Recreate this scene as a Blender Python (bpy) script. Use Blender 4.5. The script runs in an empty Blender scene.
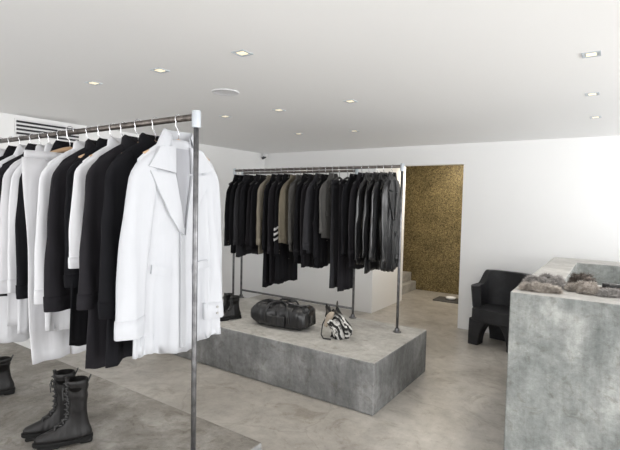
import bpy, bmesh, math, random
from mathutils import Matrix, Vector
random.seed(7)
COL=bpy.context.scene.collection
try:
    bpy.context.scene.view_settings.view_transform='Standard'
except Exception: pass

# ------------------------------------------------------------ materials
def new_mat(name):
    m=bpy.data.materials.new(name); m.use_nodes=True
    nt=m.node_tree; b=nt.nodes['Principled BSDF']
    return m,nt,b
def noise_node(nt,co,scale,detail=4,rough=.55,dist=0):
    n=nt.nodes.new('ShaderNodeTexNoise'); n.inputs['Scale'].default_value=scale
    n.inputs['Detail'].default_value=detail; n.inputs['Roughness'].default_value=rough
    n.inputs['Distortion'].default_value=dist
    nt.links.new(co,n.inputs['Vector']); return n
def ramp(nt,src,stops):
    r=nt.nodes.new('ShaderNodeValToRGB'); e=r.color_ramp.elements
    while len(e)<len(stops): e.new(.5)
    for i,(p,c) in enumerate(stops):
        e[i].position=p; e[i].color=(c[0],c[1],c[2],1)
    nt.links.new(src,r.inputs['Fac']); return r
def mixc(nt,fac,a,b,mode='MIX'):
    n=nt.nodes.new('ShaderNodeMix'); n.data_type='RGBA'; n.blend_type=mode
    if hasattr(fac,'links'): nt.links.new(fac,n.inputs[0])
    else: n.inputs[0].default_value=fac
    nt.links.new(a,n.inputs[6]); nt.links.new(b,n.inputs[7]); return n.outputs[2]
def bump(nt,b,src,strength,dist=.01):
    n=nt.nodes.new('ShaderNodeBump'); n.inputs['Strength'].default_value=strength
    n.inputs['Distance'].default_value=dist
    nt.links.new(src,n.inputs['Height']); nt.links.new(n.outputs[0],b.inputs['Normal'])
def objco(nt):
    return nt.nodes.new('ShaderNodeTexCoord').outputs['Object']
def plain(name,c,rough=.6,metal=0,bs=0,bscale=60,var=.06,vs=None,spec=.5):
    m,nt,b=new_mat(name); co=objco(nt)
    n=noise_node(nt,co,vs or bscale*.3)
    r=ramp(nt,n.outputs['Fac'],[(.3,[v*(1-var) for v in c]),(.7,[min(1,v*(1+var)) for v in c])])
    nt.links.new(r.outputs[0],b.inputs['Base Color'])
    b.inputs['Roughness'].default_value=rough; b.inputs['Metallic'].default_value=metal
    b.inputs['Specular IOR Level'].default_value=spec
    if bs:
        n2=noise_node(nt,co,bscale); bump(nt,b,n2.outputs['Fac'],bs,.004)
    return m
def concrete(name,dark,mid,light,scale=1.6,rough=.7,bs=.25,streak=False,stain=0,crack=0):
    m,nt,b=new_mat(name); co=objco(nt)
    a=noise_node(nt,co,scale,8,.62,.6)
    r=ramp(nt,a.outputs['Fac'],[(.3,dark),(.5,mid),(.68,light)])
    f=noise_node(nt,co,scale*9,6,.7)
    r2=ramp(nt,f.outputs['Fac'],[(.3,(.72,.72,.72)),(.62,(1.08,1.08,1.08))])
    out=mixc(nt,.8,r.outputs[0],r2.outputs[0],'MULTIPLY')
    g=noise_node(nt,co,scale*45,3,.7)
    r3=ramp(nt,g.outputs['Fac'],[(.28,(.6,.6,.6)),(.42,(1,1,1))])
    out=mixc(nt,.45,out,r3.outputs[0],'MULTIPLY')
    if streak:
        mp=nt.nodes.new('ShaderNodeMapping'); mp.inputs['Scale'].default_value=(7,7,1.0)
        nt.links.new(co,mp.inputs[0]); s=noise_node(nt,mp.outputs[0],1.2,6,.75)
        r4=ramp(nt,s.outputs['Fac'],[(.35,(.62,.62,.62)),(.6,(1.1,1.1,1.1))])
        out=mixc(nt,.65,out,r4.outputs[0],'MULTIPLY')
    if stain:
        s=noise_node(nt,co,scale*2.6,10,.75,2.2)
        r5=ramp(nt,s.outputs['Fac'],[(.36,(.66,.63,.58)),(.47,(1,1,1)),(.60,(1,1,1)),(.72,(1.16,1.15,1.14))])
        out=mixc(nt,stain,out,r5.outputs[0],'MULTIPLY')
    if crack:
        wn=noise_node(nt,co,2.5,4,.6)
        mx=nt.nodes.new('ShaderNodeMix'); mx.data_type='VECTOR'; mx.inputs[0].default_value=.22
        nt.links.new(co,mx.inputs[4]); nt.links.new(wn.outputs['Color'],mx.inputs[5])
        v=nt.nodes.new('ShaderNodeTexVoronoi'); v.feature='DISTANCE_TO_EDGE'; v.inputs['Scale'].default_value=1.3
        nt.links.new(mx.outputs[1],v.inputs['Vector'])
        r6=ramp(nt,v.outputs['Distance'],[(0,(.55,.53,.50)),(.012,(1,1,1))])
        out=mixc(nt,crack,out,r6.outputs[0],'MULTIPLY')
    nt.links.new(out,b.inputs['Base Color'])
    b.inputs['Roughness'].default_value=rough
    bump(nt,b,f.outputs['Fac'],bs,.01)
    return m
def fabric(name,c,rough=.85,spec=.25,metal=0,crease=.3,var=.1):
    m,nt,b=new_mat(name); co=objco(nt)
    w=noise_node(nt,co,9,4,.5,1.0)
    r=ramp(nt,w.outputs['Fac'],[(.3,[v*(1-var) for v in c]),(.7,[min(1,v*(1+var*.4)) for v in c])])
    nt.links.new(r.outputs[0],b.inputs['Base Color'])
    b.inputs['Roughness'].default_value=rough
    b.inputs['Specular IOR Level'].default_value=spec
    mp=nt.nodes.new('ShaderNodeMapping'); mp.inputs['Scale'].default_value=(12,12,1.6)
    nt.links.new(co,mp.inputs[0]); s=noise_node(nt,mp.outputs[0],1.0,2,.4,.4)
    bump(nt,b,s.outputs['Fac'],crease,.05)
    return m

M={}
M['wall']=plain('white_plaster',(.87,.87,.865),.8,0,.03,60,.008,1.0)
M['ceil']=plain('ceiling_paint',(.90,.90,.90),.85,0,0,60,.005,.6)
M['floor']=concrete('polished_floor_concrete',(.285,.262,.23),(.405,.38,.345),(.52,.495,.455),.8,.32,.08,False,.75,.35)
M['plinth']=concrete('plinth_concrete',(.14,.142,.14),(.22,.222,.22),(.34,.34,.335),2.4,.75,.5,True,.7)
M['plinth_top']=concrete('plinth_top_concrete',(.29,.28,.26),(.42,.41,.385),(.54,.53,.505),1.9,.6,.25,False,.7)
M['plinth_top2']=concrete('stained_plinth_top_concrete',(.12,.108,.092),(.225,.208,.182),(.38,.36,.33),2.6,.55,.7,False,.9,.3)
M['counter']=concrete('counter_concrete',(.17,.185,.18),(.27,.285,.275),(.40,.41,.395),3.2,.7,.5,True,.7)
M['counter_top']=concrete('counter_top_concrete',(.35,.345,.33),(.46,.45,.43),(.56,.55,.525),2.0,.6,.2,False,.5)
M['steel']=plain('galvanised_steel',(.17,.17,.175),.42,.85,.25,110,.35,28)
M['rail']=plain('raw_steel_rail',(.13,.115,.105),.42,.8,.5,60,.45,22)
M['fitting']=plain('pale_pipe_fitting',(.52,.56,.60),.4,.2)
M['wood']=plain('hanger_wood',(.50,.33,.20),.5)
M['blackplastic']=plain('black_hanger',(.02,.02,.02),.4)
M['wire']=plain('chrome_wire',(.75,.75,.77),.25,.9)
M['coatwhite']=fabric('coat_white_cotton',(.50,.51,.535),.95,.05,0,.35,.015)
M['shade_lining']=fabric('coat_lining_shade',(.36,.365,.39),.95,.05,0,.2,.02)  # lining greyed to paint in the shade inside the open coat front
M['white']=fabric('white_cotton',(.68,.685,.71),.9,.1,0,.35,.02)
M['offwhite']=fabric('off_white_linen',(.60,.60,.62),.9,.1,0,.35,.03)
M['black']=fabric('black_wool',(.009,.009,.011),.9,.15)
M['black2']=fabric('washed_black_cotton',(.015,.014,.017),.85,.2)
M['charcoal']=fabric('charcoal_wool',(.028,.028,.032),.9,.2)
M['grey']=fabric('grey_knit',(.085,.083,.080),.95,.15)
M['olive']=fabric('olive_beige_wool',(.15,.132,.10),.95,.15)
M['taupe']=fabric('taupe_wool',(.20,.18,.145),.95,.15)
M['leather']=fabric('black_leather',(.013,.013,.014),.28,.6,0,.8)
M['bootleather']=fabric('worn_boot_leather',(.010,.009,.009),.5,.35,0,.6,.4)
M['button']=plain('dark_button',(.06,.05,.045),.35)
M['wbutton']=plain('pearl_button',(.40,.39,.37),.3)
M['rubber']=plain('black_rubber',(.007,.007,.007),.65,0,0,60,.06,None,.25)
M['lace']=plain('black_lace',(.055,.055,.055),.85,0,0,60,.06,None,.2)
M['chair']=concrete('black_cast_chair',(.007,.007,.009),(.012,.012,.014),(.022,.022,.026),5,.6,.3)
M['trim']=plain('lamp_trim_white',(.80,.80,.80),.5,0,0,60,.01)
M['spk']=plain('speaker_grille',(.74,.74,.76),.6,0,.6,300)
M['dark']=plain('dark_slat',(.02,.02,.025),.6)
M['tray']=plain('charcoal_tray',(.07,.068,.065),.6)
M['beige']=fabric('beige_suede',(.36,.31,.25),.9,.1)

def emis(name,c,s):
    m,nt,b=new_mat(name); b.inputs['Base Color'].default_value=(*c,1)
    b.inputs['Emission Color'].default_value=(*c,1); b.inputs['Emission Strength'].default_value=s; return m
M['lamp']=emis('lamp_glow',(1,.85,.6),.8)

def gold():
    m,nt,b=new_mat('gold_mosaic'); co=objco(nt)
    v=nt.nodes.new('ShaderNodeTexVoronoi'); v.inputs['Scale'].default_value=75; nt.links.new(co,v.inputs['Vector'])
    r=ramp(nt,v.outputs['Color'],[(.15,(.085,.062,.025)),(.5,(.205,.158,.070)),(.85,(.36,.285,.135))])
    n=noise_node(nt,co,4,8,.75)
    r2=ramp(nt,n.outputs['Fac'],[(.32,(.6,.6,.6)),(.68,(1.2,1.2,1.2))])
    o=mixc(nt,.9,r.outputs[0],r2.outputs[0],'MULTIPLY')
    nt.links.new(o,b.inputs['Base Color']); b.inputs['Roughness'].default_value=.42
    b.inputs['Metallic'].default_value=.3
    bump(nt,b,v.outputs['Color'],.8,.015); return m
M['gold']=gold()
def zebra(name,scale,c1=(.60,.59,.57),c2=(.012,.012,.012),dist=5,d='Z',dark_top=None):
    m,nt,b=new_mat(name); co=objco(nt)
    w=nt.nodes.new('ShaderNodeTexWave'); w.inputs['Scale'].default_value=scale; w.inputs['Distortion'].default_value=dist
    w.inputs['Detail'].default_value=3; w.bands_direction=d; nt.links.new(co,w.inputs['Vector'])
    r=ramp(nt,w.outputs['Fac'],[(.50,c2),(.56,c1)]); out=r.outputs[0]
    n=noise_node(nt,co,16,3,.6)
    r2=ramp(nt,n.outputs['Fac'],[(.42,(.03,.028,.026)),(.50,(1,1,1))])
    out=mixc(nt,.85,out,r2.outputs[0],'MULTIPLY')
    if dark_top:
        sx=nt.nodes.new('ShaderNodeSeparateXYZ'); nt.links.new(co,sx.inputs[0])
        r3=ramp(nt,sx.outputs['Z'],[(dark_top-.02,(1,1,1)),(dark_top+.02,(.10,.09,.08))])
        out=mixc(nt,1.0,out,r3.outputs[0],'MULTIPLY')
    nt.links.new(out,b.inputs['Base Color'])
    b.inputs['Roughness'].default_value=.8; return m
M['zebra']=zebra('zebra_print',8,dist=9,d='DIAGONAL',dark_top=.20)
M['patch']=zebra('striped_scarf_knit',9,dist=1)
def fur(name,c1,c2):
    m,nt,b=new_mat(name); co=objco(nt)
    n=noise_node(nt,co,40,6,.8,1.5); r=ramp(nt,n.outputs['Fac'],[(.35,c1),(.65,c2)])
    nt.links.new(r.outputs[0],b.inputs['Base Color']); b.inputs['Roughness'].default_value=.95
    return m
M['fur']=fur('taupe_fur',(.22,.19,.16),(.58,.53,.48))
M['fur2']=fur('grey_fur',(.15,.14,.135),(.46,.435,.415))
M['fur3']=fur('dark_brown_fur',(.035,.028,.024),(.17,.14,.12))

# ------------------------------------------------------------ mesh helpers
def link(o,parent=None):
    COL.objects.link(o)
    if parent is not None: o.parent=parent
    return o
def mesh_obj(name,verts,faces,mat,parent=None,smooth=False,loc=(0,0,0)):
    me=bpy.data.meshes.new(name); me.from_pydata([tuple(v) for v in verts],[],faces)
    bm=bmesh.new(); bm.from_mesh(me); bmesh.ops.recalc_face_normals(bm,faces=bm.faces); bm.to_mesh(me); bm.free()
    if mat: me.materials.append(mat)
    if smooth:
        for p in me.polygons: p.use_smooth=True
    o=bpy.data.objects.new(name,me); o.location=loc
    return link(o,parent)
def empty(name,loc,label,cat,rot=0,group=None):
    o=bpy.data.objects.new(name,None); o.empty_display_size=.1; o.location=loc; o.rotation_euler=(0,0,rot)
    link(o); o['label']=label; o['category']=cat
    if group:o['group']=group
    return o
def tag(o,label,cat,group=None):
    o['label']=label;o['category']=cat
    if group:o['group']=group
    return o
def boxdata(lo,hi,V,F):
    b=len(V); x0,y0,z0=lo;x1,y1,z1=hi
    V+= [(x0,y0,z0),(x1,y0,z0),(x1,y1,z0),(x0,y1,z0),(x0,y0,z1),(x1,y0,z1),(x1,y1,z1),(x0,y1,z1)]
    F+= [tuple(b+i for i in f) for f in ((0,3,2,1),(4,5,6,7),(0,1,5,4),(1,2,6,5),(2,3,7,6),(3,0,4,7))]
def boxes(name,bl,mat,parent=None,bevel=0,seg=2):
    V,F=[],[]
    for lo,hi in bl: boxdata(lo,hi,V,F)
    o=mesh_obj(name,V,F,mat,parent)
    if bevel:
        m=o.modifiers.new('bevel','BEVEL'); m.width=bevel; m.segments=seg
    return o
def structure(o): o['kind']='structure'; return o
def loft(name,rings,mat,parent=None,smooth=True,cap=(True,True),closed=True):
    n=len(rings[0]); V=[p for r in rings for p in r]; F=[]
    for i in range(len(rings)-1):
        for j in range(n if closed else n-1):
            k=(j+1)%n
            F.append((i*n+j,i*n+k,(i+1)*n+k,(i+1)*n+j))
    if cap[0]: F.append(tuple(range(n)))
    if cap[1]: F.append(tuple((len(rings)-1)*n+j for j in range(n)))
    return mesh_obj(name,V,F,mat,parent,smooth)
def tube_rings(pts,rad,n=10,flat=1.0):
    pts=[Vector(p) for p in pts]; R=[]
    up=None
    for i,p in enumerate(pts):
        a=pts[max(0,i-1)]; b=pts[min(len(pts)-1,i+1)]; t=(b-a).normalized()
        if up is None:
            up=Vector((0,0,1)) if abs(t.z)<.9 else Vector((0,1,0))
        s=t.cross(up)
        if s.length<1e-4: s=t.cross(Vector((1,0,0)))
        s.normalize(); u=s.cross(t).normalized(); up=u
        r=rad[i] if isinstance(rad,(list,tuple)) else rad
        R.append([p+s*(math.cos(2*math.pi*k/n)*r)+u*(math.sin(2*math.pi*k/n)*r*flat) for k in range(n)])
    return R
def tube(name,pts,rad,mat,parent=None,n=10,flat=1.0):
    return loft(name,tube_rings(pts,rad,n,flat),mat,parent)
def sharp(o,ang=40):
    try:
        o.data.set_sharp_from_angle(angle=math.radians(ang))
    except Exception: pass
    return o
def sgp(v,e): return (1 if v>=0 else -1)*abs(v)**e

# ------------------------------------------------------------ room
H=2.39; BY=5.96; LX=-4.94; RX=3.2; SY=-3.0
structure(boxes('floor',[((-5.1,SY-.2,-.1),(RX+.2,8.4,0))],M['floor']))
structure(boxes('ceiling',[((-5.1,SY-.2,H),(RX+.2,8.4,H+.1))],M['ceil']))
structure(boxes('wall_north',[((LX,BY,0),(-2.88,BY+.12,H)),((-1.64,BY,0),(RX,BY+.12,H)),((-2.88,BY,2.13),(-1.64,BY+.12,H))],M['wall']))
structure(boxes('wall_west',[((LX-.12,SY,0),(LX,BY+.12,H))],M['wall']))
structure(boxes('wall_south',[((LX,SY-.12,0),(RX,SY,.25)),((LX,SY-.12,2.3),(RX,SY,H)),((LX,SY-.12,.25),(-4,SY,2.3)),((2.6,SY-.12,.25),(RX,SY,2.3))],M['wall']))
structure(boxes('wall_east',[((RX,SY,0),(RX+.12,BY+.12,.25)),((RX,SY,2.3),(RX+.12,BY+.12,H)),((RX,SY,.25),(RX+.12,-2.2,2.3)),((RX,5.4,.25),(RX+.12,BY+.12,2.3))],M['wall']))
structure(boxes('wall_passage',[((-3.0,BY+.12,0),(-2.88,7.09,H)),((-4.5,6.97,0),(-3.0,7.09,H)),((-1.64,BY+.12,0),(-1.52,8.2,H)),((-4.62,6.97,0),(-4.5,8.2,H))],M['wall']))
structure(boxes('wall_gold',[((-4.62,8.2,0),(-1.4,8.32,H))],M['gold']))
structure(boxes('window_1',[((-4,SY-.1,.25),(2.6,SY-.04,.31)),((-4,SY-.1,2.24),(2.6,SY-.04,2.3)),((-1.8,SY-.1,.31),(-1.74,SY-.04,2.24)),((.4,SY-.1,.31),(.46,SY-.04,2.24))],M['dark']))
structure(boxes('window_2',[((RX+.03,-2.2,.25),(RX+.09,5.4,.31)),((RX+.03,-2.2,2.24),(RX+.09,5.4,2.3)),((RX+.03,1.5,.31),(RX+.09,1.56,2.24))],M['dark']))
st=boxes('passage_step',[((-4.4,7.5,0),(-3.05,8.19,.16)),((-4.4,7.8,.16),(-3.15,8.19,.32))],M['plinth_top'],bevel=.005)
tag(st,'low pale concrete steps beside the gold mosaic wall','steps')
gr=empty('floor_tray',(-2.25,7.60,0),'dark square floor tray holding a small pale bowl','tray')
boxes('tray',[((-.22,-.18,0),(.22,.18,.02))],M['tray'],gr,.006)
rr=[]
for r,z in ((.03,.021),(.07,.03),(.085,.06),(.080,.06),(.065,.04),(.02,.03)):
    rr.append([(r*math.cos(a*math.pi/12)+.03,r*math.sin(a*math.pi/12),z) for a in range(24)])
loft('bowl',rr,M['trim'],gr)
g=empty('wall_grille',(LX+.02,2.46,2.20),'black and white slatted ventilation grille high on the wall','vent')
boxes('grille_frame',[((-.018,-.34,-.01),(0,.30,.155))],M['trim'],g)
for i in range(4):
    boxes('slat',[((0.001,-.33,.004+i*.038),(.012,.29,.022+i*.038))],M['dark'],g)
s=empty('security_camera',(-4.86,5.86,2.30),'small dark security sensor fixed in the ceiling corner','camera')
boxes('mount',[((-.03,-.02,.03),(.03,.06,.085))],M['trim'],s,.004)
tube('sensor_head',[(0,0.02,.03),(0,-.05,0.0)],.022,M['dark'],s,14)

# ------------------------------------------------------------ plinths, counter
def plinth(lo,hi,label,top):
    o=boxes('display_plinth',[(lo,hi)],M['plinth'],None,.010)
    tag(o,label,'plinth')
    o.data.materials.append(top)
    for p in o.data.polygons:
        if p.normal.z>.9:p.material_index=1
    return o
plinth((-4.0,3.06,0),(-1.44,4.2,.405),'long low grey concrete plinth under the rack of dark clothes',M['plinth_top'])
plinth((-4.2,-.2,0),(-1.40,1.71,.405),'low stained concrete plinth carrying boots and the near clothes rack',M['plinth_top2'])
cx0,cx1,cy0,cy1,ch=-.51,1.5,2.98,5.39,1.08
o_=[(cx0,cy0),(cx1,cy0),(cx1,cy1),(cx0,cy1)]; i_=[(cx0+.23,3.66),(cx1-.22,3.66),(cx1-.22,5.0),(cx0+.23,5.0)]
V=[(x,y,0) for x,y in o_]+[(x,y,ch) for x,y in o_]+[(x,y,ch) for x,y in i_]+[(x,y,ch-.40) for x,y in i_]
F=[(0,3,2,1)]
for k in range(4):
    j=(k+1)%4
    F+=[(k,j,4+j,4+k),(4+k,4+j,8+j,8+k),(8+k,8+j,12+j,12+k)]
F.append((12,13,14,15))
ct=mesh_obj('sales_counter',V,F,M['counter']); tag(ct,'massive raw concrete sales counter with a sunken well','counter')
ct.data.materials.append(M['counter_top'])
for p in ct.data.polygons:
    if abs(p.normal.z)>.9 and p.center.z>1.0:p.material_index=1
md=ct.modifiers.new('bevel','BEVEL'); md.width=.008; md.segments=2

# ------------------------------------------------------------ racks
def flange(parent,x,y,z):
    rr=[[(x+r*math.cos(a*math.pi/10),y+r*math.sin(a*math.pi/10),z+h) for a in range(20)] for r,h in ((.040,0),(.040,.007),(.024,.011),(.020,.036),(.015,.038))]
    sharp(loft('base_flange',rr,M['steel'],parent))
def rack(label,xr,xl,y,zb,zt=1.945,bar=None,ur=.0125):
    r=empty('clothes_rack',((xr+xl)/2,y,zb),label,'clothes rack')
    cx=(xr+xl)/2
    for x in (xr-cx,xl-cx):
        tube('upright',[(x,0,.0),(x,0,.5),(x,0,1.0),(x,0,zt-zb)],ur,M['steel'],r,14)
        flange(r,x,0,0)
        rr=[[(x+q*math.cos(a*math.pi/10),q*math.sin(a*math.pi/10),zt-zb+h) for a in range(20)] for q,h in ((.017,-.045),(.019,-.043),(.019,.020),(.015,.026))]
        sharp(loft('corner_fitting',rr,M['fitting'],r))
    tube('rail',[(xr-cx,0,zt-zb),(0,0,zt-zb),(xl-cx,0,zt-zb)],.0140,M['rail'],r,14)
    if bar:
        tube('lower_bar',[(xr-cx,0,bar-zb),(xl-cx,0,bar-zb)],.012,M['steel'],r,12)
    return r
RY1=1.33; RY2=3.95
rack('steel pipe clothes rack with white and black garments',-1.475,-4.05,RY1,.405,ur=.0112)
rack('steel pipe clothes rack with black jackets on the plinth',-1.64,-3.72,RY2,.405)
rack('plain steel pipe rack with a low crossbar behind the jackets',-2.22,-3.78,4.155,.405,1.93,.50)

# ------------------------------------------------------------ hangers
def make_hanger(dark):
    h=bpy.data.objects.new('clothes_hanger',None); link(h)
    pts=[]
    for i in range(13):
        t=-1+i/6; pts.append((t*.17,0,-.098-.068*abs(t)**1.3))
    tube('hanger_arm',pts,[.009-.003*abs(-1+i/6) for i in range(13)],M['blackplastic' if dark else 'wood'],h,8,1.4)
    hp=[(0,0,-.095),(0,0,-.06),(.006,0,-.045),(.016,0,-.03)]
    for k in range(12):
        a=math.radians(-40+k*22); hp.append((.019*math.cos(a),0,.019*math.sin(a)))
    tube('hook',hp,.0022,M['wire'],h,6)
    return h
HP={False:make_hanger(False),True:make_hanger(True)}
used={False:False,True:False}
def hanger(loc,rot,dark,group,label):
    src=HP[dark]
    if not used[dark]:
        h=src; used[dark]=True
    else:
        h=src.copy(); COL.objects.link(h)
        for c in src.children:
            d=c.copy(); COL.objects.link(d); d.parent=h
    h.location=loc; h.rotation_euler=(0,0,rot)
    tag(h,label,'hanger',group); return h

# ------------------------------------------------------------ garments
SH=.185
class G:
    def __init__(s,w,hem,th,L,seed,amp=.012,freq=3.0):
        s.w=w;s.hem=hem;s.th=th;s.L=L;s.amp=amp;s.freq=freq
        rnd=random.Random(seed); s.p=[rnd.uniform(0,6.28) for _ in range(6)]
    def wz(s,z):
        d=-z
        if d<SH:
            t=max(0,(d-.092)/(SH-.092)); return .062+(s.w-.062)*(t**.85)
        t=(d-SH)/max(.01,s.L-SH)
        return s.w*(1-.07*math.sin(min(1,t*2)*math.pi))+(s.hem-s.w)*t
    def tz(s,z):
        d=-z
        t=min(1,max(0,(d-.092)/.20)); return .016+(s.th-.016)*(t**.8)
    def fold(s,x,z):
        d=-z; t=max(0,(d-SH)/max(.01,s.L-SH)); w=s.wz(z)
        u=x/w+.06*math.sin(t*3+s.p[4])
        a=math.sin(s.freq*u*2.2+s.p[0]+t*.9)
        c=math.sin(s.freq*u*10+s.p[3]+t*2)
        b=1-2*abs(math.sin((s.freq*u*5.3+s.p[1]-t*1.2)/2))**.7
        return s.amp*(.18+t)*(a+.6*b+.15*c)*min(1,t*4+.1)
    def front(s,x,z,sgn=1):
        w=s.wz(z); u=max(-1,min(1,x/w)); return sgn*s.tz(z)*(1-u*u)**.5+s.fold(x,z)
def body(g,mat,parent,name='garment_body'):
    N=72; rings=[]; nl=28
    for i in range(nl+1):
        q=i/nl; d=.092+(g.L-.092)*(q**1.3)
        z=-d; w=g.wz(z); th=g.tz(z); r=[]
        for k in range(N):
            a=2*math.pi*k/N; c,s_=math.cos(a),math.sin(a)
            x=w*c; y=th*sgp(s_,1.0)+g.fold(x,z)
            zz=z
            if i==nl: zz+=.014*math.sin(3*x/w+g.p[2])+.004*math.sin(14*x/w)
            r.append((x,y,zz))
        rings.append(r)
    last=rings[-1]; rings.append([(x*.98,y*.9,z+.0) for x,y,z in last]); rings.append([(x*.97,y*.8,z+.08) for x,y,z in last])
    return loft(name,rings,mat,parent)
def patch(name,g,corners,mat,parent,nu=6,nv=10,off=.006,thick=.006,sgn=1):
    (a,b,c,d)=corners; V=[];F=[]
    for lay in (0,1):
        for i in range(nv+1):
            for j in range(nu+1):
                u=j/nu;v=i/nv
                x=(a[0]*(1-u)+b[0]*u)*(1-v)+(d[0]*(1-u)+c[0]*u)*v
                z=(a[1]*(1-u)+b[1]*u)*(1-v)+(d[1]*(1-u)+c[1]*u)*v
                y=g.front(x,z,sgn)+sgn*(off-(thick if lay==0 else 0)*1.0)
                V.append((x,y,z))
    n=(nu+1)*(nv+1)
    def id(l,i,j): return l*n+i*(nu+1)+j
    for i in range(nv):
        for j in range(nu):
            for l in (0,1): F.append((id(l,i,j),id(l,i,j+1),id(l,i+1,j+1),id(l,i+1,j)))
    for i in range(nv):
        for j in (0,nu): F.append((id(0,i,j),id(1,i,j),id(1,i+1,j),id(0,i+1,j)))
    for j in range(nu):
        for i in (0,nv): F.append((id(0,i,j),id(1,i,j),id(1,i,j+1),id(0,i,j+1)))
    o=mesh_obj(name,V,F,mat,parent,True); sharp(o,50); return o
def sleeve(g,side,L,mat,parent,r0=.075,r1=.052,out=.06,fwd=.0,cuff=False,cuffmat=None,button=None,bands=0,crease=1.0):
    rings=[];N=28;nl=26; top=Vector((side*(g.w-.052),0,-.160))
    rnd=random.Random(int(g.p[0]*1000)+side)
    p=[rnd.uniform(0,6.28) for _ in range(5)]
    bend=rnd.uniform(.4,1.3)
    cen=lambda t:(top.x+side*(out*(t**.8)+.012*bend*math.sin(t*3)), fwd*t*t, top.z-L*t)
    def ring(t,k=1.0):
        cx,cy,cz=cen(t)
        r=r0+(r1-r0)*t
        if t<.12: r*=.5+.5*math.sin(t/.12*math.pi/2)
        ry=min(r*.46,g.th*.9)
        rr=[]
        for q in range(N):
            a=2*math.pi*q/N
            u=math.cos(a)
            f=1+.035*crease*math.sin(t*13+p[1]+2.5*math.sin(a+p[3]))*min(1,t*3)
            fy=.25*ry*math.sin(u*4+p[0]+t*4)*min(1,t*4)+.07*crease*ry*math.sin(t*24+u*3+p[2])*min(1,t*3)
            rr.append((cx+r*f*k*u,cy+ry*k*sgp(math.sin(a),1.05)+fy,cz-.04*side*u*(1-t)*.6))
        return rr
    for i in range(nl+1): rings.append(ring(i/nl))
    l=rings[-1]; cc=cen(1)
    rings.append([((x-cc[0])*.94+cc[0],(y-cc[1])*.85+cc[1],z) for x,y,z in l])
    rings.append([((x-cc[0])*.9+cc[0],(y-cc[1])*.75+cc[1],z+.05) for x,y,z in l])
    loft('sleeve',rings,mat,parent)
    if cuff:
        cr=[ring(t,k) for t,k in ((.90,1.0),(.90,1.06),(.95,1.07),(1.0,1.06),(1.004,1.0))]
        loft('cuff',cr,cuffmat or mat,parent,True,(False,False))
    for b in range(bands):
        t0=.56+b*.075
        R=[]
        for t,k in ((t0,.9),(t0,1.10),(t0+.030,1.10),(t0+.030,.9)):
            rg=ring(t,k); cx=cen(t)[0]
            R.append([(x,y*1.05,z-.6*abs(x-cx)) for x,y,z in rg])
        sharp(loft('white_chevron',R,M['offwhite'],parent,True,(False,False)),50)
    if button:
        for q in (.93,.97):
            cx,cy,cz=cen(q); ry=min(r1*.46,g.th*.9)*1.12
            disc('button',(cx,ry+cy+.002,cz),.006,button,parent)
def disc(name,c,r,mat,parent,h=.005):
    x,y,z=c
    rr=[[(x+q*math.cos(a*math.pi/6),y+d,z+q*math.sin(a*math.pi/6)) for a in range(12)] for q,d in ((r,-h),(r,h*.3),(r*.7,h*.5),(r*.6,h*.2))]
    sharp(loft(name,rr,mat,parent))
def collar(g,mat,parent,h=.045,flare=.02,name='collar',open_=False):
    N=30; rings=[]; ks=min(1.0,g.th/.040)
    if open_:
        angs=[math.radians(130+280*k/(N-1)) for k in range(N)]
        prof=((.062,-.118),(.060,-.085),(.060,-.085+h*.7),(.064,-.085+h*.72),(.074,-.085+h*.35),(.092+flare*.4,-.138))
    else:
        angs=[2*math.pi*k/N for k in range(N)]
        prof=((.056,-.112),(.060,-.085),(.058,-.085+h*.8),(.060,-.085+h*.85),(.066+flare*.5,-.085+h*.4),(.068+flare,-.125))
    for r,z in prof:
        rr=[]
        for a in angs:
            dip=-.035*max(0,math.sin(a))**(1.2 if open_ else 3)
            rr.append((r*1.15*math.cos(a),r*.52*math.sin(a)*ks,z+dip))
        rings.append(rr)
    loft(name,rings,mat,parent,True,(False,False),not open_)
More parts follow.
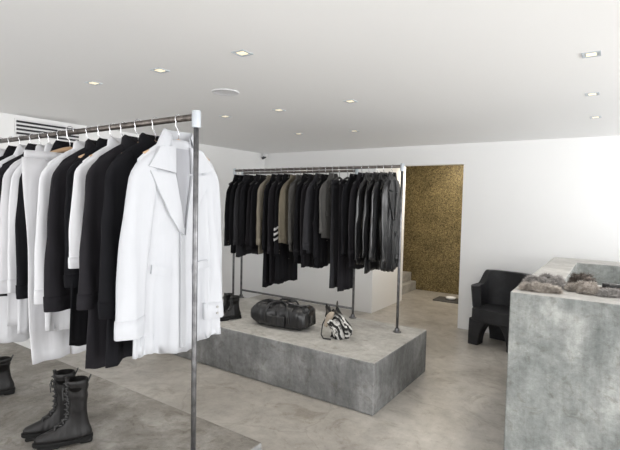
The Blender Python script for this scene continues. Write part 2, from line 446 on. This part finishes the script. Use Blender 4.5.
def jacket(kind,label,cat,loc,rot,mat,L,seed,w=.215,hem=.23,th=.045,sl=.58,lap=True,btn=None,amp=.010,group=None,cuff=True,pockets=True,out=.05,trim=None,dark=True,hl=None,freq=3.0,fwd=0,r1=.055,big=1.0,bands=0,front_btn=True,shade_lining=None,crease=1.0,r0=.078):
    e=empty(kind,loc,label,cat,rot,group)
    g=G(w,hem,th,L,seed,amp,freq)
    body(g,mat,e)
    for s in (-1,1):
        if sl: sleeve(g,s,sl,mat,e,r0,r1,out[0 if s<0 else 1] if isinstance(out,tuple) else out,fwd,cuff,trim,btn if (lap and btn) else None,bands if s>0 else 0,crease)
    collar(g,trim or mat,e,.05 if lap else .03,.022*big if lap else .01,'collar',lap)
    if lap:
        if shade_lining:
            patch('shade_lining',g,[(-.045,-.13),(.045,-.13),(.010,-.50),(-.010,-.50)],shade_lining,e,4,8,.004,.004)  # grey lining panel, standing in for shade in the open V
        for s in (-1,1):
            x0=.040 if shade_lining else .025
            of=.016 if shade_lining else .014
            patch('lapel',g,[(s*x0,-.122),(s*.085*big,-.130),(s*.128*big,-.215),(s*.045,-.235)],trim or mat,e,5,6,of+.002,of-.002)
            patch('lapel',g,[(s*.045,-.243),(s*.122*big,-.232),(s*.035,-.48),(s*.008,-.50)],trim or mat,e,5,8,of,of-.003)
    patch('placket',g,[(-.012,-.13 if not lap else -.47),(.024,-.13 if not lap else -.47),(.024,-g.L+.012),(-.012,-g.L+.012)],mat,e,2,16,.008 if shade_lining else .006,.006 if shade_lining else .005)
    if pockets:
        for s in (-1,1):
            patch('pocket_flap',g,[(s*.06,-L*.64),(s*.14,-L*.62),(s*.143,-L*.62-.035),(s*.063,-L*.64-.035)],mat,e,5,4,.009,.008)
    if btn and front_btn:
        n=5
        for i in range(n):
            z=-(.46 if lap else .17)-(L-.12-(.46 if lap else .17))*i/n
            disc('button',(0.006,g.front(0.006,z)+.009,z),.0055,btn,e)
    hanger(loc,rot,dark,(group or 'garments')+' hangers',hl or ('black hanger hooked on the steel rail' if dark else 'wooden hanger with a metal hook'))
    return e
def trousers(label,loc,rot,mat,L,seed,group,w=.12,th=.035,dark=True):
    e=empty('trousers',loc,label,'trousers',rot,group)
    rnd=random.Random(seed)
    rr=[[( w*1.35*math.cos(a*math.pi/14),th*math.sin(a*math.pi/14),z) for a in range(28)] for z in (-.125,-.165)]
    loft('waistband',rr,mat,e)
    for s in (-1,1):
        rings=[];ph=rnd.uniform(0,6)
        for i in range(19):
            t=i/18; z=-.16-(L-.16)*t; ww=w*(.74-.12*t); cx=s*w*(.64-.05*t)
            rings.append([(cx+ww*math.cos(a*math.pi/12)*(1+.05*math.sin(ph+t*9)),th*(.7+.15*math.sin(t*11+ph))*math.sin(a*math.pi/12)+.010*math.sin(5*math.cos(a*math.pi/12)+t*2+ph)*t,z) for a in range(24)])
        loft('leg',rings,mat,e)
    hanger(loc,rot,dark,group+' hangers','black hanger hooked on the steel rail' if dark else 'wooden hanger with a metal hook')
    return e

ZT=1.945; R0=-math.pi/2
g1='garments on the near rack'
def L1(x,y=0): return (x,RY1+y,ZT)
jacket('coat','white cotton trench-style coat with wide lapels and long sleeves','coat',(-1.585,RY1+.0,ZT),R0-.04,M['coatwhite'],1.0,1,w=.20,hem=.24,th=.030,sl=.74,btn=M['wbutton'],amp=.022,group=g1,dark=False,out=(.05,.085),freq=2.9,fwd=.01,big=1.3,r1=.060,r0=.070,front_btn=False,shade_lining=M['shade_lining'],crease=.6)
jacket('cardigan','long black knitted cardigan with ribbed cuffs','cardigan',L1(-1.73,-.01),R0+.02,M['black'],1.05,2,w=.21,hem=.25,th=.030,sl=.68,lap=False,amp=.016,group=g1,dark=False,pockets=False,out=.06,r1=.048)
jacket('dress','long black layered dress with uneven hem','dress',L1(-1.855,-.01),R0-.01,M['black2'],1.07,3,w=.21,hem=.26,th=.030,sl=.66,lap=False,amp=.018,group=g1,dark=False,pockets=False,out=.075,r1=.05)
jacket('shirt','white short cotton shirt between black garments','shirt',L1(-1.98),R0,M['white'],.66,4,w=.205,hem=.22,th=.024,sl=.50,lap=False,amp=.012,group=g1,dark=False,pockets=False,out=.055,btn=M['wbutton'],crease=.6)
jacket('coat','long black cotton coat behind a short white shirt','coat',L1(-2.07),R0+.01,M['black'],1.04,21,w=.20,hem=.23,th=.024,sl=.60,lap=False,amp=.012,group=g1,dark=False,pockets=False,out=.03)
jacket('blouse','black crumpled blouse with long gathered sleeves','blouse',L1(-2.17),R0+.02,M['black2'],.84,5,w=.21,hem=.24,th=.028,sl=.72,lap=False,amp=.013,group=g1,dark=False,pockets=False,out=.055,r1=.066)
jacket('shirt','long white shirt with button front','shirt',L1(-2.275),R0-.01,M['white'],1.0,6,w=.21,hem=.225,th=.026,sl=.70,lap=False,amp=.013,group=g1,dark=False,pockets=False,btn=M['wbutton'],out=.055,crease=.6)
trousers('white cotton trousers hanging full length',L1(-2.37,-.05),R0,M['offwhite'],1.18,7,g1,.165,.024,False)
jacket('jacket','black jacket with slim sleeves','jacket',L1(-2.46),R0,M['black'],.86,8,th=.026,sl=.70,group=g1,dark=False)
jacket('shirt','long white buttoned shirt next to a black jacket','shirt',L1(-2.56),R0+.01,M['white'],1.08,15,th=.026,sl=.68,lap=False,group=g1,dark=False,pockets=False,btn=M['button'],crease=.6)
jacket('shirt','off-white linen shirt with long sleeves','shirt',L1(-2.66),R0+.01,M['offwhite'],1.04,9,th=.026,sl=.70,lap=False,group=g1,dark=False,pockets=False,btn=M['wbutton'],crease=.6)
jacket('jacket','black cotton jacket between white shirts','jacket',L1(-2.76),R0,M['black2'],.90,22,th=.026,sl=.68,group=g1,dark=False)
jacket('coat','long white coat behind a linen shirt','coat',L1(-2.87),R0,M['white'],1.18,10,th=.028,sl=.66,group=g1,dark=False,crease=.6)
jacket('coat','long black wool coat among white shirts','coat',L1(-3.0),R0,M['black'],1.0,12,th=.03,sl=.66,group=g1,dark=False)
jacket('shirt','white collarless shirt beside black coats','shirt',L1(-3.14),R0,M['white'],1.1,13,th=.03,sl=.66,lap=False,group=g1,dark=False,pockets=False)
jacket('coat','black coat with wide sleeves','coat',L1(-3.28),R0,M['black'],.95,14,th=.03,sl=.66,group=g1,dark=False)

g2='dark garments on the plinth rack'
items=[
('j','leather',.96,.72,'black leather coat with zipped cuffs'),
('j','leather',.92,.70,'black leather jacket with narrow lapels'),
('j','leather',.97,.70,'long black leather blazer on a hanger'),
('j','leather',.93,.72,'soft black leather jacket with long sleeves'),
('j','black2',.97,.72,'washed black cotton coat on a hanger'),
('j','black',.90,.66,'black wool blazer with plain cuffs'),
('t','black2',1.22,0,'black trousers hanging full length'),
('t','charcoal',1.24,0,'charcoal trousers hanging full length'),
('j','grey',.70,.50,'grey knitted cardigan between black coats'),
('j','black',.96,.74,'black cotton jacket with plain front'),
('j','charcoal',.90,.68,'charcoal shirt jacket with cuffs'),
('j','black2',1.0,.72,'washed black shirt jacket with cuffs'),
('j','black',.94,.72,'lightweight black jacket with long sleeves'),
('j','grey',.84,.62,'dark grey wool jacket between black coats'),
('j','olive',.80,.58,'olive-beige wool jacket with soft collar'),
('j','black',1.18,.76,'long black coat with white chevrons on the sleeve'),
('j','black2',1.26,.72,'very long washed black coat'),
('j','black',1.22,.72,'long black coat with soft collar'),
('j','taupe',.90,.66,'long taupe knit cardigan on a hanger'),
('j','black',.86,.66,'black jersey top with soft collar'),
('j','black2',.92,.70,'washed black jersey top with long sleeves'),
('j','black',.88,.66,'black tailored jacket with slim sleeves'),
('j','charcoal',.93,.70,'faded charcoal denim jacket on a hanger'),
('j','black',.93,.70,'black wool jacket with notched lapels'),
('j','black',.89,.68,'short black jacket at the rail end'),
]
n=len(items)
for i,(k,m,L,sl,lab) in enumerate(items):
    rnd=random.Random(50+i)
    x=-1.735-i*(1.92/(n-1))+rnd.uniform(-.008,.008)
    rot=R0+rnd.uniform(-.03,.03); L+=rnd.uniform(-.05,.04)
    loc=(x,RY2,ZT)
    if k=='j':
        kn=m in('taupe','grey','olive')
        w=.203+rnd.uniform(-.035,.012)
        jacket('knit_top' if kn else ('coat' if L>1.08 else 'jacket'),lab,'top' if kn else ('coat' if L>1.08 else 'jacket'),loc,rot,M[m],L,100+i,w=w,hem=w+.01+rnd.uniform(-.02,.02),th=.021,sl=sl+rnd.uniform(-.05,.03),lap=(m in('leather','charcoal') or L>1.1 or i%4==0),amp=.005,group=g2,pockets=(L<1.0 and i%2==0),out=.03+rnd.uniform(-.025,.04),cuff=(i%2==0),btn=M['button'] if i%3==0 else None,r1=rnd.uniform(.036,.055),r0=rnd.uniform(.066,.078),bands=3 if i==15 else 0)
    else:
        trousers(lab,loc,rot,M[m],L,100+i,g2,.11,.025)

# ------------------------------------------------------------ boots
def boot(loc,rot,label,group,mat='bootleather',shaft=.27,laces=True,s=1.0,solemat='rubber',heel=.03):
    e=empty('boot',loc,label,'boots',rot,group); N=32
    def outline(fr,bk,wd,z,k=1.0):
        r=[]
        for a in range(N):
            t=2*math.pi*a/N; c,sn=math.cos(t),math.sin(t)
            y=(fr if c>0 else bk)*sgp(c,.9)
            x=wd*sn*(1+.08*c)
            r.append((x*s,y*s,z*s))
        return r
    rr=[outline(.184,.070,.041,heel*.5),outline(.187,.072,.043,heel*.65),outline(.187,.072,.043,heel+.004),outline(.180,.069,.040,heel+.006)]
    sharp(loft('sole',rr,M[solemat],e),50)
    V,F=[],[]; boxdata((-.030*s,-.070*s,0),(.030*s,-.010*s,heel*.8*s),V,F)
    ho=mesh_obj('heel',V,F,M[solemat],e); b=ho.modifiers.new('b','BEVEL'); b.width=.012*s; b.segments=3
    V,F=[],[]; boxdata((-.034*s,.07*s,0),(.034*s,.168*s,heel*.6*s),V,F)
    ho=mesh_obj('tread',V,F,M[solemat],e); b=ho.modifiers.new('b','BEVEL'); b.width=.012*s; b.segments=3
    lv=[(heel+.002,.178,.067,.038),(heel+.018,.180,.068,.039),(heel+.030,.170,.066,.037),(heel+.042,.142,.062,.034),(heel+.056,.104,.057,.031),(heel+.074,.070,.052,.029),(heel+.100,.046,.048,.027),(heel+.13,.036,.045,.028)]
    top=heel+shaft
    for q in (.15,.3,.45,.6,.75,.88,1.0):
        z=heel+.13+(top-heel-.13)*q
        lv.append((z,.036+.007*q+.004*math.sin(q*13),.045+.008*q+.003*math.sin(q*17+1),.029+.009*q+.003*math.sin(q*15)))
    rr=[outline(f,b_,w,z) for z,f,b_,w in lv]
    z,f,b_,w=lv[-1]
    rr+= [outline(f-.004,b_-.004,w-.004,z+.003),outline(f-.006,b_-.006,w-.006,z-.07)]
    loft('upper',rr,M[mat],e)
    if laces and shaft>.1:
        def fr(z):
            for (z0,f0,_,_),(z1,f1,_,_) in zip(lv,lv[1:]):
                if z0<=z<=z1: return f0+(f1-f0)*(z-z0)/(z1-z0)
            return lv[-1][1]
        tg=[]
        for i in range(7):
            z=heel+.06+(shaft-.045)*i/6; f=fr(z)
            tg.append([(-.018*s,(f-.004)*s,z*s),(0,(f+.006)*s,(z+.002)*s),(.018*s,(f-.004)*s,z*s),(0,(f-.012)*s,z*s)])
        loft('tongue',tg,M[mat],e,True)
        k=9
        for i in range(k):
            z=heel+.060+(shaft-.084)*i/(k-1); z2=z+.018
            f1=fr(z);f2=fr(z2)
            tube('lace',[(-.022*s,(f1-.004)*s,z*s),(0,(f1*.5+f2*.5+.010)*s,(z+.009)*s),(.022*s,(f2-.004)*s,z2*s)],.0032*s,M['lace'],e,6)
            tube('lace',[(.022*s,(f1-.004)*s,z*s),(0,(f1*.5+f2*.5+.013)*s,(z+.009)*s),(-.022*s,(f2-.004)*s,z2*s)],.0032*s,M['lace'],e,6)
        for sx in (-1,1):
            tube('lace',[(0,(fr(top-.03)+.012)*s,(top-.03)*s),(sx*.02*s,(fr(top-.03)+.02)*s,(top-.045)*s),(sx*.028*s,(fr(top-.06)+.012)*s,(top-.085)*s)],.0026*s,M['lace'],e,6)
    tube('pull_loop',[(-.008*s,-(lv[-1][2]-.002)*s,(top-.02)*s),(-.006*s,-(lv[-1][2]+.012)*s,(top+.012)*s),(.006*s,-(lv[-1][2]+.012)*s,(top+.012)*s),(.008*s,-(lv[-1][2]-.002)*s,(top-.02)*s)],.003*s,M['lace'],e,6)
    return e
gb='lace-up boots on the near plinth'
PT=.405
ra=math.atan2(-.93,-.36)-math.pi/2
boot((-2.125,1.175,PT),ra-.15,'black leather lace-up boot standing upright',gb,shaft=.285)
boot((-2.258,1.185,PT),ra-.20,'black leather lace-up boot with its toe turned outward',gb,shaft=.285)
boot((-3.00,1.20,PT),ra,'black leather ankle boot beside the hanging shirts',gb,shaft=.19)
gc='small black boots on the plinth'
boot((-3.14,3.36,PT),ra,'black leather ankle boot on the plinth edge',gc,shaft=.20)
boot((-3.27,3.40,PT),ra+.1,'black leather ankle boot beside its pair',gc,shaft=.20)

# ------------------------------------------------------------ slouchy patterned bag
sb=empty('slouchy_bag',(-1.98,3.46,PT),'crumpled black and white patterned soft bag with beige flap','bag',math.radians(25))
rings=[];N=48
for i in range(21):
    q=i/20; z=.25*q
    k=(.80+.25*math.sin(min(1,q*1.7)*math.pi/2+.2))*(1-.85*max(0,q-.35)**1.1)
    rr=[]
    for a in range(N):
        th=2*math.pi*a/N; f=1+.18*math.sin(3*th+q*5)+.15*math.sin(5*th-q*7)*q+.09*math.sin(11*th+4+q*4)
        rr.append((.088*k*f*math.cos(th)-.06*q*q+.02*math.sin(q*6),.070*k*f*math.sin(th),max(.002,z+.05*math.sin(2*th+1)*q*q+.03*math.sin(5*th)*q*q)))
    rings.append(rr)
rings.append([((x+.05)*.7-.05,y*.6,z-.03) for x,y,z in rings[-1]])
loft('bag_body',rings,M['zebra'],sb)
fl=[]
for i in range(12):
    q=i/11; x=-.12+.07*q; fl.append((x,-.035+.01*math.sin(q*7),.10+.12*math.sin(q*1.7)))
tube('beige_flap',fl,[.014+.016*math.sin(i/11*math.pi) for i in range(12)],M['beige'],sb,14,.7)
tube('strap',[(0,.03,.20),(-.06,.05,.24),(-.11,.05,.20),(-.15,.0,.11),(-.155,-.04,.03),(-.13,-.09,.012),(-.06,-.11,.012)],.007,M['leather'],sb,8,.6)
tube('tassel',[(.045,-.055,.16),(.07,-.085,.10),(.075,-.095,.02)],[.006,.014,.02],M['patch'],sb,10)

# ------------------------------------------------------------ duffel bag
bg=empty('duffel_bag',(-2.60,3.46,PT),'soft black leather duffel bag with handles and zip','bag',math.radians(6))
bg.scale=(.90,.88,1.0)
rings=[];N=40
for i in range(25):
    t=-1+i/12; x=t*.325
    k=max((1-abs(t)**9)**.5 if abs(t)<1 else 0,.5)
    sag=.014*math.sin(t*8+1)
    rr=[]
    for a in range(N):
        th=2*math.pi*a/N; c,s_=math.cos(th),math.sin(th)
        y=.15*(.8+.2*k)*sgp(c,.55)
        z=.11+(.11*(.35+.65*k)+(sag if s_>0 else 0))*sgp(s_,.55)
        if s_<0: z=max(z,.002)
        rr.append((x+.010*math.sin(th*3+t*4),y*(1-.12*max(0,s_))+.007*math.sin(x*38+th*3),z+.006*math.sin(x*50+th*4)*(1 if s_>0 else 0)))
    rings.append(rr)
loft('bag_body',rings,M['leather'],bg)
tube('zip',[(-.27,0,.214),(-.14,0,.236),(0,0,.228),(.14,0,.224),(.27,0,.208)],.006,M['steel'],bg,8)
for s in (-1,1):
    pts=[(-.13,s*.152,.06),(-.13,s*.15,.15),(-.11,s*.115,.222),(-.05,s*.06,.248),(.04,s*.055,.246),(.10,s*.10,.232),(.13,s*.15,.15),(.13,s*.152,.06)]
    tube('handle',pts,.011,M['leather'],bg,8)
boxes('end_tab',[((.30,-.03,.07),(.34,.03,.14))],M['leather'],bg,.006)
boxes('end_tab',[((-.34,-.03,.07),(-.30,.03,.14))],M['leather'],bg,.006)
boxes('front_pocket',[((-.10,-.166,.03),(.10,-.135,.13))],M['leather'],bg,.012,3)

# ------------------------------------------------------------ chair
ch_=empty('tub_armchair',(-1.04,5.58,0),'chunky black tub armchair against the white wall','chair',math.radians(-10))
ch_.scale=(.96,.86,.99)
def shell():
    rings=[]; n=60
    for i in range(n+1):
        t=-1+2*i/n; a=math.radians(90+t*130)
        def pl(r,e):
            c,s_=math.cos(a),math.sin(a)
            return r*1.02*sgp(c,e),r*.94*sgp(s_,e)
        k=max(0,min(1,(abs(t)-.38)/.24)); k=k*k*(3-2*k)
        h=.83-.16*k; b=.30+.10*k
        xo,yo=pl(.325,.70); xi,yi=pl(.240,.72)
        rings.append([(xo*.93,yo*.93,b),(xo*.97,yo*.97,b+.03),(xo*1.04,yo*1.05,h-.008),(xo*1.035,yo*1.045,h),(xi*1.03,yi*1.01,h),(xi*1.02,yi,h-.008),(xi*.93,yi*.93,b)])
    return rings
sharp(loft('back_shell',shell(),M['chair'],ch_),30)
sr=[]
for z,k in ((.27,.93),(.29,1.0),(.41,1.0),(.425,.98)):
    sr.append([( .275*k*sgp(math.cos(a),.3), -.03+.285*k*sgp(math.sin(a),.3),z) for a in [2*math.pi*j/36 for j in range(36)]])
sharp(loft('seat',sr,M['chair'],ch_),35)
def leg(cx,cy,tx,ty,bx,by,sx,sy=0,h=.30):
    rings=[]
    for i in range(13):
        q=i/12; z=h*q; e=q**2.2
        wx=bx+(tx-bx)*e; wy=by+(ty-by)*e
        rings.append([(cx+sx*(.5*(tx-wx))+wx/2*sgp(math.cos(a),.2),cy+sy*(.5*(ty-wy))+wy/2*sgp(math.sin(a),.2),z) for a in [2*math.pi*j/28 for j in range(28)]])
    sharp(loft('leg',rings,M['chair'],ch_),45)
leg(-.17,-.15,.24,.30,.12,.20,-1,-1); leg(.17,-.15,.24,.30,.12,.20,1,-1); leg(0,.19,.54,.20,.40,.12,0,1)

# ------------------------------------------------------------ fur pieces and gloves on counter
def furpiece(name,label,loc,rot,pts,wid,hgt,mat,seed,group='fur accessories on the counter',nh=6500,hl=.026):
    rnd=random.Random(seed)
    P=[Vector((x,y,0)) for x,y in pts]; path=[]
    for i in range(len(P)-1):
        a=P[max(0,i-1)];b=P[i];c=P[i+1];d=P[min(len(P)-1,i+2)]
        for k in range(8):
            t=k/8
            path.append(.5*((2*b)+(c-a)*t+(2*a-5*b+4*c-d)*t*t+(3*b-a-3*c+d)*t**3))
    path.append(P[-1]); n=len(path); bm=bmesh.new(); rings=[]; N=20
    ph=[rnd.uniform(0,6) for _ in range(4)]
    for i,p in enumerate(path):
        q=i/(n-1); t=(path[min(n-1,i+1)]-path[max(0,i-1)]).normalized(); s=Vector((-t.y,t.x,0))
        e=max(.12,(1-abs(2*q-1)**4))**.5
        w=wid*e*(1+.22*math.sin(q*17+ph[0])); h=hgt*e*(1+.3*math.sin(q*23+ph[1]))
        r=[]
        for k in range(N):
            a=2*math.pi*k/N
            f=1+.10*math.sin(3*a+q*12+ph[2])
            r.append(bm.verts.new((p.x+s.x*w*f*math.cos(a),p.y+s.y*w*f*math.cos(a),max(.0015,h*.45+h*f*math.sin(a)))))
        rings.append(r)
    for i in range(n-1):
        for k in range(N):
            bm.faces.new((rings[i][k],rings[i][(k+1)%N],rings[i+1][(k+1)%N],rings[i+1][k]))
    bm.faces.new(rings[0]); bm.faces.new(rings[-1])
    bmesh.ops.recalc_face_normals(bm,faces=bm.faces); bm.normal_update()
    base=[(v.co.copy(),v.normal.copy()) for v in bm.verts if v.co.z>.003]
    for _ in range(nh):
        c,nrm=rnd.choice(base)
        d=(nrm+Vector((rnd.uniform(-.9,.9),rnd.uniform(-.9,.9),rnd.uniform(-.6,.4)))).normalized()
        c=c+Vector((rnd.uniform(-1,1),rnd.uniform(-1,1),rnd.uniform(-.3,.3)))*.005
        c.z=max(c.z,.002)
        sd=d.orthogonal().normalized()*.0016; l=hl*rnd.uniform(.5,1.2)
        tip=c+d*l; tip.z=max(tip.z,.002)
        a=bm.verts.new(c-sd); b=bm.verts.new(c+sd); t=bm.verts.new(tip)
        bm.faces.new((a,b,t))
    me=bpy.data.meshes.new(name); bm.to_mesh(me); bm.free(); me.materials.append(mat)
    for p in me.polygons:p.use_smooth=True
    o=bpy.data.objects.new(name,me); o.location=loc; o.rotation_euler=(0,0,rot); link(o); tag(o,label,'fur accessory',group); return o
cz=1.08
furpiece('fur_collar','taupe fur collar lying crumpled on the counter edge',(-.40,3.09,cz),0,[(-.06,0),(-.02,.02),(.04,.0),(.09,.025),(.14,.015)],.024,.022,M['fur'],1)
furpiece('fur_stole','grey fur stole looped on the counter edge',(-.37,3.28,cz),0,[(-.09,-.03),(-.05,.05),(.03,.08),(.09,.03),(.04,-.03),(-.02,-.01)],.028,.038,M['fur2'],2,nh=9000)
furpiece('fur_muff','dark brown fur muff among lighter furs',(-.16,3.42,cz),0,[(-.06,0),(0,.02),(.05,-.02)],.042,.046,M['fur3'],3,nh=5000)
furpiece('fur_cuff','pale taupe fur cuff beside the stole',(-.165,3.24,cz),0,[(-.05,.0),(.0,.04),(.06,.03),(.07,-.02),(.01,-.03)],.024,.030,M['fur'],4)
furpiece('fur_tail','small grey fur tail beside the gloves',(-.01,3.20,cz),0,[(-.04,-.02),(.01,.0),(.06,.03)],.020,.020,M['fur2'],5,nh=2600)
def glove(loc,rot,mat,label,mirror=1):
    e=empty('glove',loc,label,'glove',rot,'gloves on the counter')
    rings=[]
    for y,w,h in ((-.14,.044,.020),(-.09,.038,.018),(-.05,.037,.016),(0,.043,.016),(.035,.044,.015),(.045,.040,.011)):
        rings.append([(w*math.cos(a*math.pi/10),y,max(.001,.016+h*math.sin(a*math.pi/10))) for a in range(20)])
    loft('palm',rings,mat,e)
    for k,(x,l,an) in enumerate(((-.031,.062,-.18),(-.011,.076,-.05),(.011,.072,.07),(.031,.055,.2))):
        x*=mirror;an*=mirror
        tube('finger',[(x,.03,.018),(x+math.sin(an)*l*.5,.03+l*.55,.024),(x+math.sin(an)*l,.03+l,.010)],[.0105,.0098,.007],mat,e,10)
    tube('thumb',[(-.034*mirror,-.03,.016),(-.062*mirror,0,.020),(-.070*mirror,.032,.012)],[.013,.011,.008],mat,e,10)
glove((.08,3.36,cz),-1.2,M['fur3'],'dark brown suede glove lying palm down')
glove((.09,3.55,cz),-1.5,M['leather'],'black leather glove lying on the counter',-1)

# ------------------------------------------------------------ ceiling lights
def downlight(x,y,power=14,rot=0):
    e=empty('recessed_spotlight',(x,y,H),'small square recessed ceiling spotlight with pale trim','ceiling light',rot,'recessed ceiling spotlights')
    o=.042;i=.034
    V=[(-o,-o,0),(o,-o,0),(o,o,0),(-o,o,0),(-o,-o,-.004),(o,-o,-.004),(o,o,-.004),(-o,o,-.004),(-i,-i,-.004),(i,-i,-.004),(i,i,-.004),(-i,i,-.004),(-i,-i,-.001),(i,-i,-.001),(i,i,-.001),(-i,i,-.001)]
    F=[]
    for k in range(4):
        j=(k+1)%4; F+=[(k,j,4+j,4+k),(4+k,4+j,8+j,8+k),(8+k,8+j,12+j,12+k)]
    F.append((12,13,14,15))
    mesh_obj('trim_plate',V,F,M['fitting'],e)
    V,F=[],[]; boxdata((-.022,-.022,-.0035),(.022,.022,-.0012),V,F)
    mesh_obj('lamp',V,F,M['lamp'],e)
    l=bpy.data.lights.new('spotlight','SPOT'); l.energy=power; l.spot_size=math.radians(110); l.spot_blend=.8; l.shadow_soft_size=.04; l.color=(1,.94,.85)
    lo=bpy.data.objects.new('spotlight_beam',l); link(lo,e); lo.location=(0,0,-.03)
for x,y,p in ((-1.70,1.85,3),(-2.37,1.84,5),(-3.04,1.81,6),(-2.46,3.15,23),(-1.75,3.14,23),(-3.1,3.15,21),(-3.1,4.35,23),(-2.42,4.45,23),(-.14,2.77,12),(-.17,3.73,13),(-.18,4.68,20)):
    downlight(x,y,p)
sp=empty('ceiling_speaker',(-2.41,2.45,H),'round flush white ceiling speaker','speaker')
rr=[[(r*math.cos(a*math.pi/16),r*math.sin(a*math.pi/16),z) for a in range(32)] for r,z in ((.10,0),(.10,-.004),(.094,-.007),(.090,-.005),(.02,-.005))]
loft('grille',rr,M['spk'],sp)

# ------------------------------------------------------------ light
def area(name,loc,rot,sx,sy,e,c=(1,1,1)):
    l=bpy.data.lights.new(name,'AREA'); l.shape='RECTANGLE'; l.size=sx; l.size_y=sy; l.energy=e; l.color=c
    o=bpy.data.objects.new(name,l); o.location=loc; o.rotation_euler=rot; link(o); return o
area('daylight_south',(-.7,SY-.3,1.35),(math.radians(90),0,0),6.4,2.0,75,(.99,.99,1))
area('daylight_east',(RX+.35,2.8,1.35),(math.radians(90),0,math.radians(90)),5.0,2.0,185,(.98,.99,1))
area('passage_fill',(-2.3,7.2,2.35),(math.radians(15),0,0),.6,.5,28,(1,.90,.76))  # unseen fill light added to brighten the passage, not a fixture
w=bpy.data.worlds.new('world'); bpy.context.scene.world=w; w.use_nodes=True
w.node_tree.nodes['Background'].inputs[0].default_value=(.99,.99,.99,1); w.node_tree.nodes['Background'].inputs[1].default_value=3.2

# ------------------------------------------------------------ camera
cam=bpy.data.cameras.new('camera'); cam.lens=455/620*36; cam.sensor_width=36; cam.clip_start=.05
co=bpy.data.objects.new('camera',cam); link(co)
Rm=Matrix.Rotation(math.radians(33.8),4,'Z')@Matrix.Rotation(math.radians(90-2.9),4,'X')@Matrix.Rotation(math.radians(1.28),4,'Z')
co.matrix_world=Matrix.Translation((0,0,1.6))@Rm
bpy.context.scene.camera=co
